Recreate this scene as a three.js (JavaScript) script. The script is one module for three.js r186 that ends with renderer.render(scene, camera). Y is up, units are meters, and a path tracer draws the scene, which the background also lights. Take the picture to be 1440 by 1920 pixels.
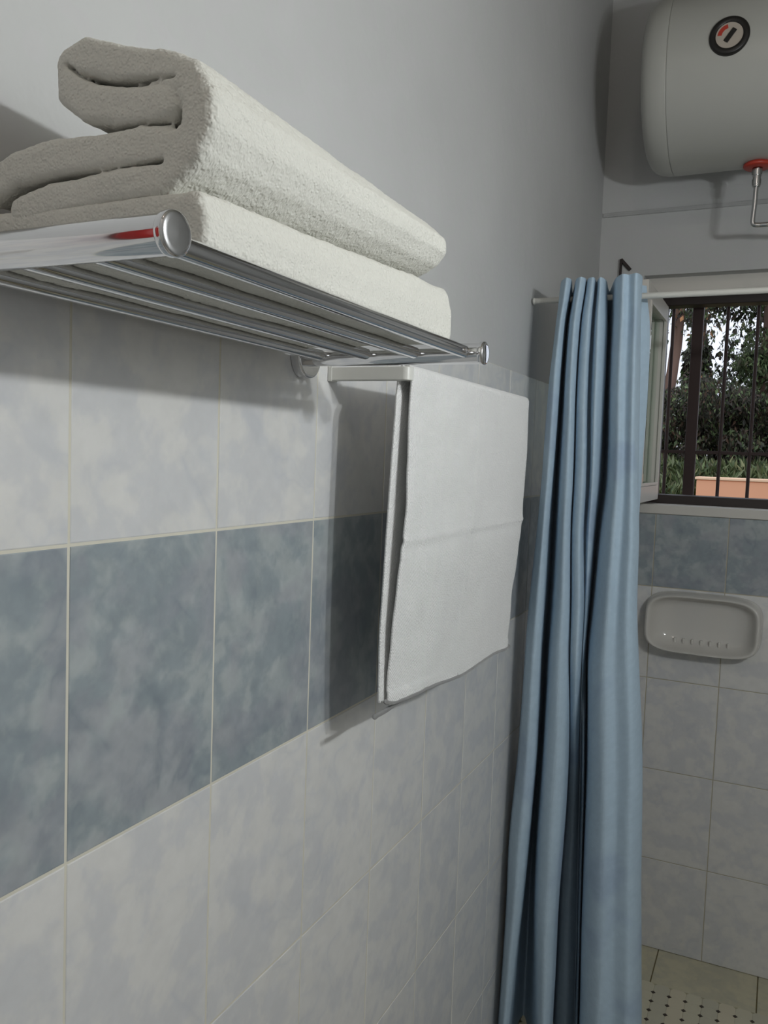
import * as THREE from 'three';
import { mergeGeometries } from 'three/addons/utils/BufferGeometryUtils.js';
import { RoundedBoxGeometry } from 'three/addons/geometries/RoundedBoxGeometry.js';
import { ImprovedNoise } from 'three/addons/math/ImprovedNoise.js';

// ---------------------------------------------------------------- camera, sky, lamps, exposure
const scene = new THREE.Scene();
const camera = new THREE.PerspectiveCamera(63.116, 1440 / 1920, 0.02, 100);
camera.position.set(0.531, 1.45, 0.509);
camera.quaternion.setFromRotationMatrix(new THREE.Matrix4().makeBasis(
  new THREE.Vector3(0.90101, 0.03564, -0.43233), new THREE.Vector3(-0.0614, 0.99706, -0.04577), new THREE.Vector3(0.42943, 0.06779, 0.90055)));
scene.add(camera);
const renderer = new THREE.WebGLRenderer({ antialias: true });
renderer.toneMapping = THREE.LinearToneMapping;
renderer.toneMappingExposure = 0.8;
renderer.shadowMap.enabled = true;
scene.background = new THREE.Color(1.0, 1.07, 1.2);          // bright overcast sky outside the window
scene.backgroundIntensity = 1.25;
const BULB = { intensity: 1.02, color: new THREE.Color(0.95, 0.985, 1.0), glow: 4 };
const CEILING = { intensity: 0.5, color: new THREE.Color(1.0, 0.89, 0.82), glow: 1.2, at: [0.62, 2.86, 0.75] };   // globe behind the camera
const BULB_AT = [[1.15, 1.81, -0.11], [1.15, 1.81, -0.28]];

// ---------------------------------------------------------------- helpers
let seed = 7;
const rnd = () => { seed = (seed + 0x6d2b79f5) | 0; let t = Math.imul(seed ^ (seed >>> 15), 1 | seed); t = (t + Math.imul(t ^ (t >>> 7), 61 | t)) ^ t; return ((t ^ (t >>> 14)) >>> 0) / 4294967296; };
const rr = (a, b) => a + (b - a) * rnd();
const lerp = (a, b, t) => a + (b - a) * t, clamp = (x, a = 0, b = 1) => Math.min(b, Math.max(a, x));
const sstep = (a, b, x) => { const t = clamp((x - a) / (b - a)); return t * t * (3 - 2 * t); };
const S = (hex) => new THREE.Color(hex);
const V = (x, y, z) => new THREE.Vector3(x, y, z);
const used = {};
function numbered(name) { const n = used[name] = (used[name] ?? -1) + 1; return n ? name + '_' + String(n).padStart(3, '0') : name; }
function mesh(name, geo, mat, parent = scene) {
  const m = new THREE.Mesh(geo, mat); m.name = numbered(name); m.castShadow = m.receiveShadow = true; parent.add(m); return m;
}
function tag(o, label, category, group) { o.userData.label = label; o.userData.category = category; if (group) o.userData.group = group; return o; }
function thing(name, label, category, pos = [0, 0, 0], group) {
  const g = new THREE.Group(); g.name = numbered(name); g.position.set(...pos); scene.add(g); return tag(g, label, category, group);
}
function struct(name, pos = [0, 0, 0]) { const g = new THREE.Group(); g.name = numbered(name); g.position.set(...pos); g.userData.kind = 'structure'; scene.add(g); return g; }
const std = (o) => new THREE.MeshStandardMaterial(o), phys = (o) => new THREE.MeshPhysicalMaterial(o);
const tr = (g, x, y, z) => { g.translate(x, y, z); return g; };
const join = (list) => mergeGeometries(list.map((g) => { const q = g.index ? g.toNonIndexed() : g; for (const k of Object.keys(q.attributes)) if (!['position', 'normal', 'uv'].includes(k)) q.deleteAttribute(k); return q; }));
const box = (x0, x1, y0, y1, z0, z1) => tr(new THREE.BoxGeometry(x1 - x0, y1 - y0, z1 - z0), (x0 + x1) / 2, (y0 + y1) / 2, (z0 + z1) / 2);
const rbox = (x0, x1, y0, y1, z0, z1, r = 0.003, s = 2) => tr(new RoundedBoxGeometry(x1 - x0, y1 - y0, z1 - z0, s, r), (x0 + x1) / 2, (y0 + y1) / 2, (z0 + z1) / 2);
const tube = (pts, r, seg = 40, rad = 16, tension = 0.5) => new THREE.TubeGeometry(new THREE.CatmullRomCurve3(pts.map((p) => V(...p)), false, 'catmullrom', tension), seg, r, rad, false);
function lathe(profile, seg = 40) { return new THREE.LatheGeometry(profile.map((p) => new THREE.Vector2(...p)), seg); }   // [radius, height] along +y
const alongX = (g) => { g.rotateZ(-Math.PI / 2); return g; };       // +y -> +x
const alongZ = (g) => { g.rotateX(Math.PI / 2); return g; };        // +y -> +z
function roundRod(r, len, b = 0.002, seg = 36) { return lathe([[0, 0], [r - b, 0], [r - b * 0.3, b * 0.3], [r, b], [r, len - b], [r - b * 0.3, len - b * 0.3], [r - b, len], [0, len]], seg); }

// tileable noise on a grid
function hash(x, y, s) { let h = Math.imul(x, 374761393) ^ Math.imul(y, 668265263) ^ Math.imul(s, 974634721); h = Math.imul(h ^ (h >>> 13), 1274126177); return ((h ^ (h >>> 16)) >>> 0) / 4294967296; }
function vnoise(u, v, n, s) {
  const x = u * n, y = v * n, i = Math.floor(x), j = Math.floor(y), f = x - i, g = y - j, a = f * f * (3 - 2 * f), b = g * g * (3 - 2 * g), m = (q) => ((q % n) + n) % n;
  return lerp(lerp(hash(m(i), m(j), s), hash(m(i + 1), m(j), s), a), lerp(hash(m(i), m(j + 1), s), hash(m(i + 1), m(j + 1), s), a), b);
}
function fbm(u, v, n, oct, s) { let t = 0, a = 0.5, w = 0; for (let k = 0; k < oct; k++) { t += a * vnoise(u, v, n << k, s + k * 17); w += a; a *= 0.55; } return t / w; }
function tex(size, f, srgb) {
  const d = new Uint8Array(size * size * 4);
  for (let y = 0; y < size; y++) for (let x = 0; x < size; x++) { const c = f(x / size, y / size); const o = (y * size + x) * 4; d[o] = clamp(c[0], 0, 255); d[o + 1] = clamp(c[1], 0, 255); d[o + 2] = clamp(c[2], 0, 255); d[o + 3] = 255; }
  const t = new THREE.DataTexture(d, size, size); t.wrapS = t.wrapT = THREE.RepeatWrapping; t.magFilter = THREE.LinearFilter; t.minFilter = THREE.LinearMipmapLinearFilter; t.generateMipmaps = true;
  if (srgb) t.colorSpace = THREE.SRGBColorSpace; t.needsUpdate = true; return t;
}
const rep = (t, k) => { const c = t.clone(); c.repeat.set(k, k); c.needsUpdate = true; return c; };
const mix3 = (a, b, t) => [lerp(a[0], b[0], t), lerp(a[1], b[1], t), lerp(a[2], b[2], t)];

// ---------------------------------------------------------------- materials
// uv in metres; tile glaze textures cover one metre
const cloud = (u, v, s) => { const w = fbm(u, v, 5, 3, s + 90) * 0.12; return fbm(u + w, v + w * 0.7, 7, 6, s); };
const streak = (u, v, s) => { const w = fbm(u, v, 6, 3, s) * 0.25, q = fbm(u + w, v - w, 10, 4, s + 5); return Math.pow(1 - Math.abs(q - 0.5) * 2, 10); };
const whiteTex = tex(1024, (u, v) => {
  const c = sstep(0.38, 0.66, fbm(u + 0.06 * fbm(u, v, 9, 2, 8), v, 25, 5, 3)), k = streak(u, v, 41) * sstep(0.46, 0.62, fbm(u, v, 9, 3, 77)), f = fbm(u, v, 70, 3, 9) - 0.5;
  let q = mix3([224, 223, 220], [209, 210, 212], c * 0.8); q = mix3(q, [192, 196, 203], k * 0.35); return q.map((x) => x + f * 9);
}, true);
const blueTex = tex(1024, (u, v) => {
  const w = 0.03 * fbm(u, v, 14, 3, 18), c = sstep(0.36, 0.66, fbm(u + w, v - w, 31, 5, 23)), k = streak(u + w, v, 63) * sstep(0.5, 0.62, fbm(u, v, 16, 3, 31)), f = fbm(u, v, 80, 3, 12) - 0.5, p = sstep(0.42, 0.68, fbm(u, v, 22, 4, 55));
  let q = mix3([172, 179, 180], [147, 157, 162], c); q = mix3(q, [157, 158, 166], p * 0.45); q = mix3(q, [120, 132, 141], k * 0.4); return q.map((x) => x + f * 16);
}, true);
const glazeBump = tex(512, (u, v) => { const c = 255 * (0.55 * fbm(u, v, 12, 4, 5) + 0.45 * fbm(u, v, 40, 3, 8)); return [c, c, c]; });
const plasterTex = tex(512, (u, v) => { const c = fbm(u, v, 4, 4, 2) - 0.5; const b = 196 + c * 12; return [b, b + 0.5, b]; }, true);
const plasterBump = tex(512, (u, v) => { const c = 255 * (0.6 * fbm(u, v, 24, 4, 6) + 0.4 * fbm(u, v, 6, 2, 7)); return [c, c, c]; });
const terryBump = tex(512, (u, v) => { const c = 255 * clamp(0.5 * vnoise(u, v, 128, 4) + 0.35 * vnoise(u, v, 64, 14) + 0.15 * fbm(u, v, 8, 3, 3)); return [c, c, c]; });
const weaveBump = tex(512, (u, v) => { const a = Math.sin(u * 2 * Math.PI * 64) * Math.sin(v * 2 * Math.PI * 64), c = 128 + 50 * a + 80 * (vnoise(u, v, 128, 9) - 0.5); return [c, c, c]; });
const curtainTex = tex(512, (u, v) => { const c = sstep(0.62, 0.8, fbm(u, v, 6, 3, 19)), f = fbm(u, v, 90, 2, 4) - 0.5; const q = mix3([179, 201, 218], [168, 189, 210], c); return q.map((x) => x + f * 8); }, true);
const soilTex = tex(256, (u, v) => { const c = fbm(u, v, 8, 4, 2); return mix3([92, 100, 58], [70, 66, 44], c); }, true);

const M = {
  white: std({ map: whiteTex, roughness: 0.34, bumpMap: glazeBump, bumpScale: 0.0006 }),
  blue: std({ map: blueTex, roughness: 0.36, bumpMap: glazeBump, bumpScale: 0.0006 }),
  floorTile: std({ map: whiteTex, color: S('#eae4c8'), roughness: 0.4, bumpMap: glazeBump, bumpScale: 0.0005 }),
  grout: std({ color: S('#d9d5c6'), roughness: 0.95, bumpMap: plasterBump, bumpScale: 0.001 }),
  groutBack: std({ color: S('#bdb6a2'), roughness: 0.95 }),
  groutFloor: std({ color: S('#857a58'), roughness: 0.95 }),
  plaster: std({ map: rep(plasterTex, 1), roughness: 0.9, bumpMap: rep(plasterBump, 2), bumpScale: 0.0012 }),
  plasterDim: std({ color: S('#c8c8c6'), roughness: 0.95 }),
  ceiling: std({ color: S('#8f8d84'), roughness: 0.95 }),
  roomFloor: std({ color: S('#bdb8ae'), roughness: 0.5 }),
  chrome: std({ color: new THREE.Color(0.72, 0.72, 0.73), metalness: 1, roughness: 0.07 }),
  chromeSoft: std({ color: new THREE.Color(0.6, 0.6, 0.6), metalness: 1, roughness: 0.22 }),
  terry: phys({ color: S('#d6d5cd'), roughness: 1, bumpMap: rep(terryBump, 7), bumpScale: 0.0011, sheen: 0.3, sheenColor: S('#fffdf4'), sheenRoughness: 0.6 }),
  hand: phys({ color: S('#fbfbfa'), roughness: 1, transmission: 0.06, thickness: 0, bumpMap: rep(weaveBump, 4), bumpScale: 0.0032, sheen: 0.2, sheenColor: S('#ffffff'), sheenRoughness: 0.7 }),
  whitePlastic: std({ color: S('#dcdcd6'), roughness: 0.28 }),
  enamel: std({ color: S('#b3b3ad'), roughness: 0.3 }),
  ceramic: std({ color: S('#d3d0ca'), roughness: 0.07 }),
  rod: std({ color: S('#d2d1ca'), roughness: 0.35 }),
  curtain: phys({ map: rep(curtainTex, 1.3), roughness: 0.85, sheen: 0.15, sheenColor: S('#c8dcec'), sheenRoughness: 0.6, bumpMap: rep(weaveBump, 6), bumpScale: 0.0004 }),
  sash: std({ color: S('#d6d2cb'), roughness: 0.35 }),
  glass: phys({ color: S('#e4efe8'), transmission: 1, thickness: 0, roughness: 0, ior: 1.5 }),
  brown: std({ color: S('#2e2422'), roughness: 0.5 }),
  redBag: std({ color: S('#a8201c'), roughness: 0.5 }),
  iron: std({ color: S('#3a2a28'), roughness: 0.6, metalness: 0.2 }),
  black: std({ color: S('#1c1a18'), roughness: 0.4 }),
  dial: std({ color: S('#b5ab9f'), roughness: 0.5 }),
  red: std({ color: S('#b3392a'), roughness: 0.4 }),
  dotTile: std({ color: S('#3a3026'), roughness: 0.4 }),
  mosaic: [0, 1, 2].map((k) => std({ color: S(['#d2cdb6', '#cac6b2', '#d8d0b8'][k]), roughness: 0.35 })),
  bulb: std({ color: S('#fff6e6'), emissive: BULB.color, emissiveIntensity: BULB.glow, roughness: 0.4 }),
  brass: std({ color: S('#8d8a84'), metalness: 1, roughness: 0.3 }),
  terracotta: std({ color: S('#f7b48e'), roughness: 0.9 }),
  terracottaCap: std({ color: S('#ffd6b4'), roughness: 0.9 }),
  bark: std({ color: S('#5d4a40'), roughness: 1 }),
  barkPale: std({ color: S('#8a6f62'), roughness: 1 }),
  leaf: std({ color: 0xffffff, roughness: 0.6, side: THREE.DoubleSide }),
  soil: std({ map: rep(soilTex, 0.5), roughness: 1 }),
};

// ---------------------------------------------------------------- lamp (on the wall to the right, out of the frame)
{
  const t = thing('wall_lamp', 'two-bulb lamp on a metal arm on the right-hand wall', 'lamp', [1.3, 1.81, -0.195]);
  mesh('back_plate', alongX(roundRod(0.05, 0.02)).translate(-0.02, 0, 0), M.brass, t);
  mesh('arm', join([tube([[-0.018, 0, 0], [-0.05, 0, 0], [-0.08, 0, 0], [-0.097, 0, 0]], 0.008), alongZ(roundRod(0.009, 0.19)).translate(-0.1, 0, -0.095)]), M.brass, t);
  for (const [x, y, z] of BULB_AT) {
    mesh('socket', alongX(roundRod(0.013, 0.03)).translate(-0.127, 0, z + 0.195), M.brass, t);
    const b = mesh('bulb', tr(new THREE.SphereGeometry(0.026, 32, 20), x - 1.3, 0, z + 0.195), M.bulb, t);
    const l = new THREE.PointLight(BULB.color, BULB.intensity, 0, 2); l.name = 'bulb_light'; l.position.set(x, y, z); l.castShadow = true; l.shadow.radius = 1.0; scene.add(l);
  }
}
{
  const [x, y, z] = CEILING.at, t = thing('ceiling_lamp', 'round white glass globe lamp hanging from the ceiling behind the viewer', 'lamp', CEILING.at);
  const m = mesh('globe', new THREE.SphereGeometry(0.1, 40, 28), std({ color: S('#fff3e4'), emissive: CEILING.color, emissiveIntensity: CEILING.glow, roughness: 0.4 }), t);
  mesh('ceiling_rose', tr(roundRod(0.06, 0.1), 0, 0.0895, 0), M.whitePlastic, t);
  const l = new THREE.PointLight(CEILING.color, CEILING.intensity, 0, 2); l.name = 'globe_light'; l.position.set(x, y, z); l.castShadow = true; l.shadow.radius = 4; scene.add(l);
}

// ---------------------------------------------------------------- tile slabs
const H = 0.2732, TW = 0.2, G = 0.0024;                   // row height, tile width, joint
const slabs = new Map();
function slab(w, h, variant, d = 0.006, bev = 0.0012) {   // front face towards +z at z = 0, bevelled rim, uv in metres
  const key = [w.toFixed(4), h.toFixed(4), variant, d].join();
  if (slabs.has(key)) return slabs.get(key);
  const a = w / 2, b = h / 2, P = [], U = [], ou = hash(variant, 3, 11), ov = hash(variant, 7, 5);
  const ring = (i, z) => [[-a + i, -b + i, z], [a - i, -b + i, z], [a - i, b - i, z], [-a + i, b - i, z]];
  const quad = (p, q, r, s) => { for (const v of [p, q, r, p, r, s]) { P.push(...v); U.push(v[0] + ou, v[1] + ov); } };
  const r0 = ring(bev, 0), r1 = ring(bev * 0.3, -bev * 0.3), r2 = ring(0, -bev), r3 = ring(0, -d);
  quad(...r0);
  for (const [x, y] of [[r0, r1], [r1, r2], [r2, r3]]) for (let k = 0; k < 4; k++) quad(x[(k + 1) % 4], x[k], y[k], y[(k + 1) % 4]);
  const g = new THREE.BufferGeometry();
  g.setAttribute('position', new THREE.Float32BufferAttribute(P, 3)); g.setAttribute('uv', new THREE.Float32BufferAttribute(U, 2)); g.computeVertexNormals();
  slabs.set(key, g); return g;
}
function worldUV(g, ax = 0, ay = 1) {                      // planar uv in metres
  const p = g.attributes.position, n = g.attributes.normal, uv = [];
  for (let i = 0; i < p.count; i++) { const N = [Math.abs(n.getX(i)), Math.abs(n.getY(i)), Math.abs(n.getZ(i))]; const q = [p.getX(i), p.getY(i), p.getZ(i)]; const m = N.indexOf(Math.max(...N)); uv.push(q[m === 0 ? 2 : 0], q[m === 1 ? 2 : 1]); }
  g.setAttribute('uv', new THREE.Float32BufferAttribute(uv, 2)); return g;
}
function faceUV(g) {                                        // box projection face by face, so that no face straddles two projections
  const p = g.attributes.position, uv = new Float32Array(p.count * 2), a = V(0, 0, 0), b = V(0, 0, 0), c = V(0, 0, 0);
  for (let i = 0; i < p.count; i += 3) {
    a.fromBufferAttribute(p, i); b.fromBufferAttribute(p, i + 1).sub(a); c.fromBufferAttribute(p, i + 2).sub(a); b.cross(c); const N = [Math.abs(b.x), Math.abs(b.y), Math.abs(b.z)], m = N.indexOf(Math.max(...N));
    for (let k = 0; k < 3; k++) { a.fromBufferAttribute(p, i + k); uv[(i + k) * 2] = m === 0 ? a.z : a.x; uv[(i + k) * 2 + 1] = m === 1 ? a.z : a.y; }
  }
  g.setAttribute('uv', new THREE.BufferAttribute(uv, 2)); return g;
}
const RX = 1.3, FZ = 1.25, BZ = -2.04, CY = 3.05, ROW0 = 4 * H;   // right wall, front wall, back wall, ceiling, bottom of the blue row
const TOP = 6 * H;

// left wall: plaster above, six rows of tile below
{
  const w = struct('wall_left');
  mesh('plaster', worldUV(box(-0.16, -0.0035, TOP - 0.02, CY, BZ - 0.2, FZ)), M.plaster, w);
  mesh('grout_bed', worldUV(join([box(-0.16, -0.0007, 0, TOP - 0.001, BZ, FZ)])), M.grout, w);
  let v = 0;
  for (let k = 0; k < 6; k++) for (let n = -3; n <= 10; n++) {
    const z1 = -n * TW, z0 = Math.max(-(n + 1) * TW, BZ), y0 = k * H;
    const s = mesh('tile', slab(z1 - z0 - G, H - G, (v += 5) % 7), k === 4 ? M.blue : M.white, w);
    s.rotation.y = Math.PI / 2; s.position.set(0.0002 * Math.sin(n * 3.7 + k * 2.1), y0 + H / 2, (z0 + z1) / 2);
  }
}
// back wall with the window opening
const WX0 = 0.128, WX1 = 0.93, WY0 = 1.335, WY1 = 2.0;
{
  const w = struct('wall_back');
  const z0 = BZ - 0.2, z1 = BZ - 0.0035;
  mesh('plaster', worldUV(join([box(-0.16, RX + 0.16, WY1, CY, z0, z1), box(-0.16, WX0, 0, WY1, z0, z1), box(WX1, RX + 0.16, 0, WY1, z0, z1), box(WX0, WX1, 0, WY0 - 0.026, z0, z1)])), M.plaster, w);
  mesh('grout_bed', worldUV(join([box(0, RX, 0, WY0 - 0.028, z1 - 0.001, BZ - 0.0015), box(0, WX0, WY0 - 0.03, TOP, z1 - 0.001, BZ - 0.0015), box(WX1, RX, WY0 - 0.03, TOP, z1 - 0.001, BZ - 0.0015)])), M.groutBack, w);
  let v = 3;
  const put = (x0, x1, y0, y1, m) => { const s = mesh('tile', slab(x1 - x0 - G, y1 - y0 - G, (v += 5) % 7), m, w); s.position.set((x0 + x1) / 2, (y0 + y1) / 2, BZ + 0.0002 * Math.sin(x0 * 31 + y0 * 17)); };
  for (let c = 0; c < 7; c++) {
    const x0 = c * TW, x1 = Math.min((c + 1) * TW, RX);
    for (let k = 0; k < 4; k++) put(x0, x1, k * H, (k + 1) * H, M.white);
    put(x0, x1, ROW0, WY0 - 0.027, M.blue);
  }
  put(0, WX0 - 0.02, WY0 - 0.027, ROW0 + H, M.blue); put(0, WX0 - 0.02, ROW0 + H, TOP, M.white);
  put(WX1 + 0.02, RX, WY0 - 0.027, ROW0 + H, M.blue); put(WX1 + 0.02, RX, ROW0 + H, TOP, M.white);
}
{
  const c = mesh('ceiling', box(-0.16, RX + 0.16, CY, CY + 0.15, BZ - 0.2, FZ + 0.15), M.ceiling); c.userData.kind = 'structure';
  const r = mesh('wall_right', box(RX, RX + 0.16, 0, CY, BZ, FZ), M.plasterDim); r.userData.kind = 'structure';
  const f = mesh('wall_front', box(-0.16, RX + 0.16, 0, CY, FZ, FZ + 0.15), M.plasterDim); f.userData.kind = 'structure';
  const l = mesh('trim_1', rbox(0.001, RX, 2.176, 2.188, BZ - 0.005, BZ + 0.0022, 0.001), M.plaster); l.userData.kind = 'structure';
}
// floor: tiles along the foot of the back wall, octagon mosaic with dark dots in the shower
{
  const w = struct('floor');
  const E0 = -1.866;
  mesh('slab', worldUV(box(-0.16, RX + 0.16, -0.15, -0.004, BZ - 0.2, FZ)), M.groutFloor, w);
  mesh('room_floor', worldUV(box(0, RX, -0.004, 0, -1.3, FZ)), M.roomFloor, w);
  for (let k = 0; k < 5; k++) {
    const x0 = Math.max(0, 0.0065 + (k - 0) * 0.273 - 0.0), x1 = Math.min(x0 + 0.273, RX);
    const s = mesh('tile', slab(x1 - x0 - 0.003, E0 + 0.003 - BZ, k), M.floorTile, w); s.rotation.x = -Math.PI / 2; s.position.set((x0 + x1) / 2, 0, (E0 + BZ) / 2);
  }
  const P = 0.0418, a = P * 0.5 - 0.0006, c = 0.0068, sh = new THREE.Shape([[a, -a + c], [a, a - c], [a - c, a], [-a + c, a], [-a, a - c], [-a, -a + c], [-a + c, -a], [a - c, -a]].map((p) => new THREE.Vector2(...p)));
  const oct = new THREE.ExtrudeGeometry(sh, { depth: 0.003, bevelEnabled: true, bevelSize: 0.0005, bevelThickness: 0.0006, bevelSegments: 1 }); oct.rotateX(-Math.PI / 2); oct.translate(0, -0.0036, 0);
  const dots = [];
  for (let j = 0; j < 12; j++) for (let i = 0; i < 26; i++) {
    const x = 0.022 + i * P, z = E0 + 0.022 + j * P; if (z > -1.34 || x > RX - 0.02) continue;
    if (dots.length < 290) { const m = mesh('mosaic_tile', oct, M.mosaic[(i * 7 + j * 3) % 3], w); m.position.set(x, 0, z); }
    const q = new THREE.CylinderGeometry(0.0058, 0.0062, 0.004, 4); q.translate(x + P / 2, -0.0018, z + P / 2); dots.push(q);
  }
  const d = mesh('mosaic_dots', join(dots), M.dotTile, w); d.userData.kind = 'stuff';
}
// window: sill, dark outer frame, iron grille, sash opened inwards
{
  const w = struct('window_1');
  mesh('window_sill', rbox(WX0 - 0.02, WX1 + 0.02, WY0 - 0.027, WY0, BZ - 0.2, BZ + 0.004, 0.002), M.sash, w);
  mesh('window_head', rbox(WX0 - 0.002, WX1 + 0.002, WY1 - 0.044, WY1 + 0.002, -2.172, -2.09, 0.003), M.sash, w);
  mesh('window_frame', join([rbox(WX0, WX1, WY1 - 0.066, WY1 + 0.002, -2.235, -2.175), rbox(WX0, WX1, WY0 - 0.002, WY0 + 0.026, -2.235, -2.135), rbox(WX0, WX0 + 0.052, WY0, WY1, -2.235, -2.18), rbox(WX1 - 0.05, WX1, WY0, WY1, -2.235, -2.18)]), M.brown, w);
}
{
  const t = thing('window_grille', 'dark iron bars standing upright outside the window', 'grille', [0, WY0, -2.3]);
  const bar = (x, r) => { const g = roundRod(r, WY1 - WY0 - 0.01, 0.001, 12); g.translate(x, 0.004, 0); return g; };
  for (const x of [0.185, 0.346, 0.432, 0.518, 0.604, 0.69, 0.776, 0.862]) mesh('bar', bar(x, 0.0052), M.iron, t);
  mesh('bar', rbox(0.243, 0.276, 0.004, WY1 - WY0 - 0.004, -0.012, 0.012), M.iron, t);
  mesh('cross_bar', rbox(WX0 - 0.002, WX1 + 0.002, 0.155, 0.165, -0.004, 0.004, 0.001), M.iron, t);
  mesh('cross_bar', rbox(WX0 - 0.002, WX1 + 0.002, WY1 - WY0 - 0.05, WY1 - WY0 - 0.04, -0.004, 0.004, 0.001), M.iron, t);
}
{
  const t = thing('casement', 'white framed glass window sash swung open inwards behind the curtain', 'window', [0.172, WY0 + 0.012, -2.12]);
  const L = 0.4, Hh = 0.575, d = 0.02, s = 0.045;
  mesh('sash_frame', join([rbox(-d, d, 0, Hh, 0, s), rbox(-d, d, 0, Hh, L - s, L), rbox(-d, d, 0, s, s - 0.002, L - s + 0.002), rbox(-d, d, Hh - s, Hh, s - 0.002, L - s + 0.002)]), M.sash, t);
  mesh('pane', box(-0.003, 0.003, s - 0.005, Hh - s + 0.005, s - 0.005, L - s + 0.005), M.glass, t);
  mesh('glazing_bead', join([rbox(d - 0.004, d + 0.004, s, Hh - s, s, s + 0.008, 0.001), rbox(d - 0.004, d + 0.004, s, Hh - s, L - s - 0.008, L - s, 0.001), rbox(d - 0.004, d + 0.004, s, s + 0.008, s + 0.008, L - s - 0.008, 0.001), rbox(d - 0.004, d + 0.004, Hh - s - 0.008, Hh - s, s + 0.008, L - s - 0.008, 0.001)]), M.sash, t);
}

// ---------------------------------------------------------------- towel rack: two thick tubes out from the wall carry four thin rods
{
  const t = thing('towel_rack', 'chrome wall shelf of four thin rods between two capped tubes', 'towel rack', [0, 1.564, -0.1045]);
  const zs = [0.2545, -0.2545], R = 0.0113;
  for (const z of zs) {
    mesh('tube', alongX(lathe([[R, 0], [R, 0.224]], 48)).translate(0.006, 0, z), M.chrome, t);
    mesh('end_cap', alongX(lathe([[0, 0], [0.0112, 0], [0.0119, 0.0004], [0.0124, 0.0012], [0.0126, 0.0024], [0.0126, 0.0045], [0.0124, 0.0056], [0.0118, 0.0065], [0.0108, 0.007], [0.0085, 0.0073], [0, 0.0075]], 56)).translate(0.2255, 0, z), M.chrome, t);
    mesh('wall_flange', alongX(lathe([[0, 0], [0.0252, 0], [0.0255, 0.001], [0.0255, 0.0105], [0.0245, 0.0125], [0.023, 0.0132], [0.012, 0.0136], [0, 0.0136]], 56)).translate(0.0002, 0, z), M.chrome, t);
  }
  for (const x of [0.036, 0.096, 0.156, 0.214]) {
    const r = 0.0068, L = 0.509;
    mesh('rod', alongZ(lathe([[0.0032, 0.009], [0.0032, 0.0135], [0.0045, 0.0145], [0.0062, 0.018], [r, 0.021], [r, L - 0.021], [0.0062, L - 0.018], [0.0045, L - 0.0145], [0.0032, L - 0.0135], [0.0032, L - 0.009]], 32)).translate(x, 0, -L / 2), M.chrome, t);
  }
}

// ---------------------------------------------------------------- folded bath towels as plush solids (distance field meshed by surface nets)
const perlin = new ImprovedNoise();
function ribbon(x, y, pts) {                               // pts: [x, y, r]
  let best = 1e9;
  for (let i = 0; i + 1 < pts.length; i++) {
    const [ax, ay, ar] = pts[i], [bx, by, br] = pts[i + 1], ex = bx - ax, ey = by - ay, t = clamp(((x - ax) * ex + (y - ay) * ey) / (ex * ex + ey * ey));
    const dx = x - ax - ex * t, dy = y - ay - ey * t, d = Math.sqrt(dx * dx + dy * dy) - lerp(ar, br, t); if (d < best) best = d;
  }
  return best;
}
const smin = (a, b, k) => { const h = Math.max(k - Math.abs(a - b), 0) / k; return Math.min(a, b) - h * h * k * 0.25; };
function surfaceNets(field, lo, hi, cell) {
  const n = [0, 1, 2].map((k) => Math.ceil((hi[k] - lo[k]) / cell) + 1), [nx, ny, nz] = n, val = new Float32Array(nx * ny * nz), id = (i, j, k) => (k * ny + j) * nx + i;
  for (let k = 0; k < nz; k++) for (let j = 0; j < ny; j++) for (let i = 0; i < nx; i++) val[id(i, j, k)] = field(lo[0] + i * cell, lo[1] + j * cell, lo[2] + k * cell, i, j);
  const vert = new Int32Array(nx * ny * nz).fill(-1), P = [], I = [], c = [];
  for (let q = 0; q < 8; q++) c.push([q & 1, (q >> 1) & 1, q >> 2]);
  const edges = []; for (let a = 0; a < 8; a++) for (const b of [1, 2, 4]) if (!(a & b)) edges.push([a, a | b]);
  for (let k = 0; k < nz - 1; k++) for (let j = 0; j < ny - 1; j++) for (let i = 0; i < nx - 1; i++) {
    const v = c.map(([x, y, z]) => val[id(i + x, j + y, k + z)]); let m = 0; for (let q = 0; q < 8; q++) if (v[q] < 0) m |= 1 << q;
    if (m === 0 || m === 255) continue;
    let x = 0, y = 0, z = 0, s = 0;
    for (const [a, b] of edges) if ((v[a] < 0) !== (v[b] < 0)) { const t = v[a] / (v[a] - v[b]); x += lerp(c[a][0], c[b][0], t); y += lerp(c[a][1], c[b][1], t); z += lerp(c[a][2], c[b][2], t); s++; }
    vert[id(i, j, k)] = P.length / 3; P.push(lo[0] + (i + x / s) * cell, lo[1] + (j + y / s) * cell, lo[2] + (k + z / s) * cell);
  }
  const quad = (a, b, d, e, flip) => { if (a < 0 || b < 0 || d < 0 || e < 0) return; if (flip) I.push(a, e, d, a, d, b); else I.push(a, b, d, a, d, e); };
  for (let k = 1; k < nz - 1; k++) for (let j = 1; j < ny - 1; j++) for (let i = 1; i < nx - 1; i++) {
    const s0 = val[id(i, j, k)] < 0;
    if (s0 !== val[id(i + 1, j, k)] < 0) quad(vert[id(i, j - 1, k - 1)], vert[id(i, j, k - 1)], vert[id(i, j, k)], vert[id(i, j - 1, k)], !s0);
    if (s0 !== val[id(i, j + 1, k)] < 0) quad(vert[id(i - 1, j, k - 1)], vert[id(i - 1, j, k)], vert[id(i, j, k)], vert[id(i, j, k - 1)], !s0);
    if (s0 !== val[id(i, j, k + 1)] < 0) quad(vert[id(i - 1, j - 1, k)], vert[id(i, j - 1, k)], vert[id(i, j, k)], vert[id(i - 1, j, k)], !s0);
  }
  return { P, I };
}
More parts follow.
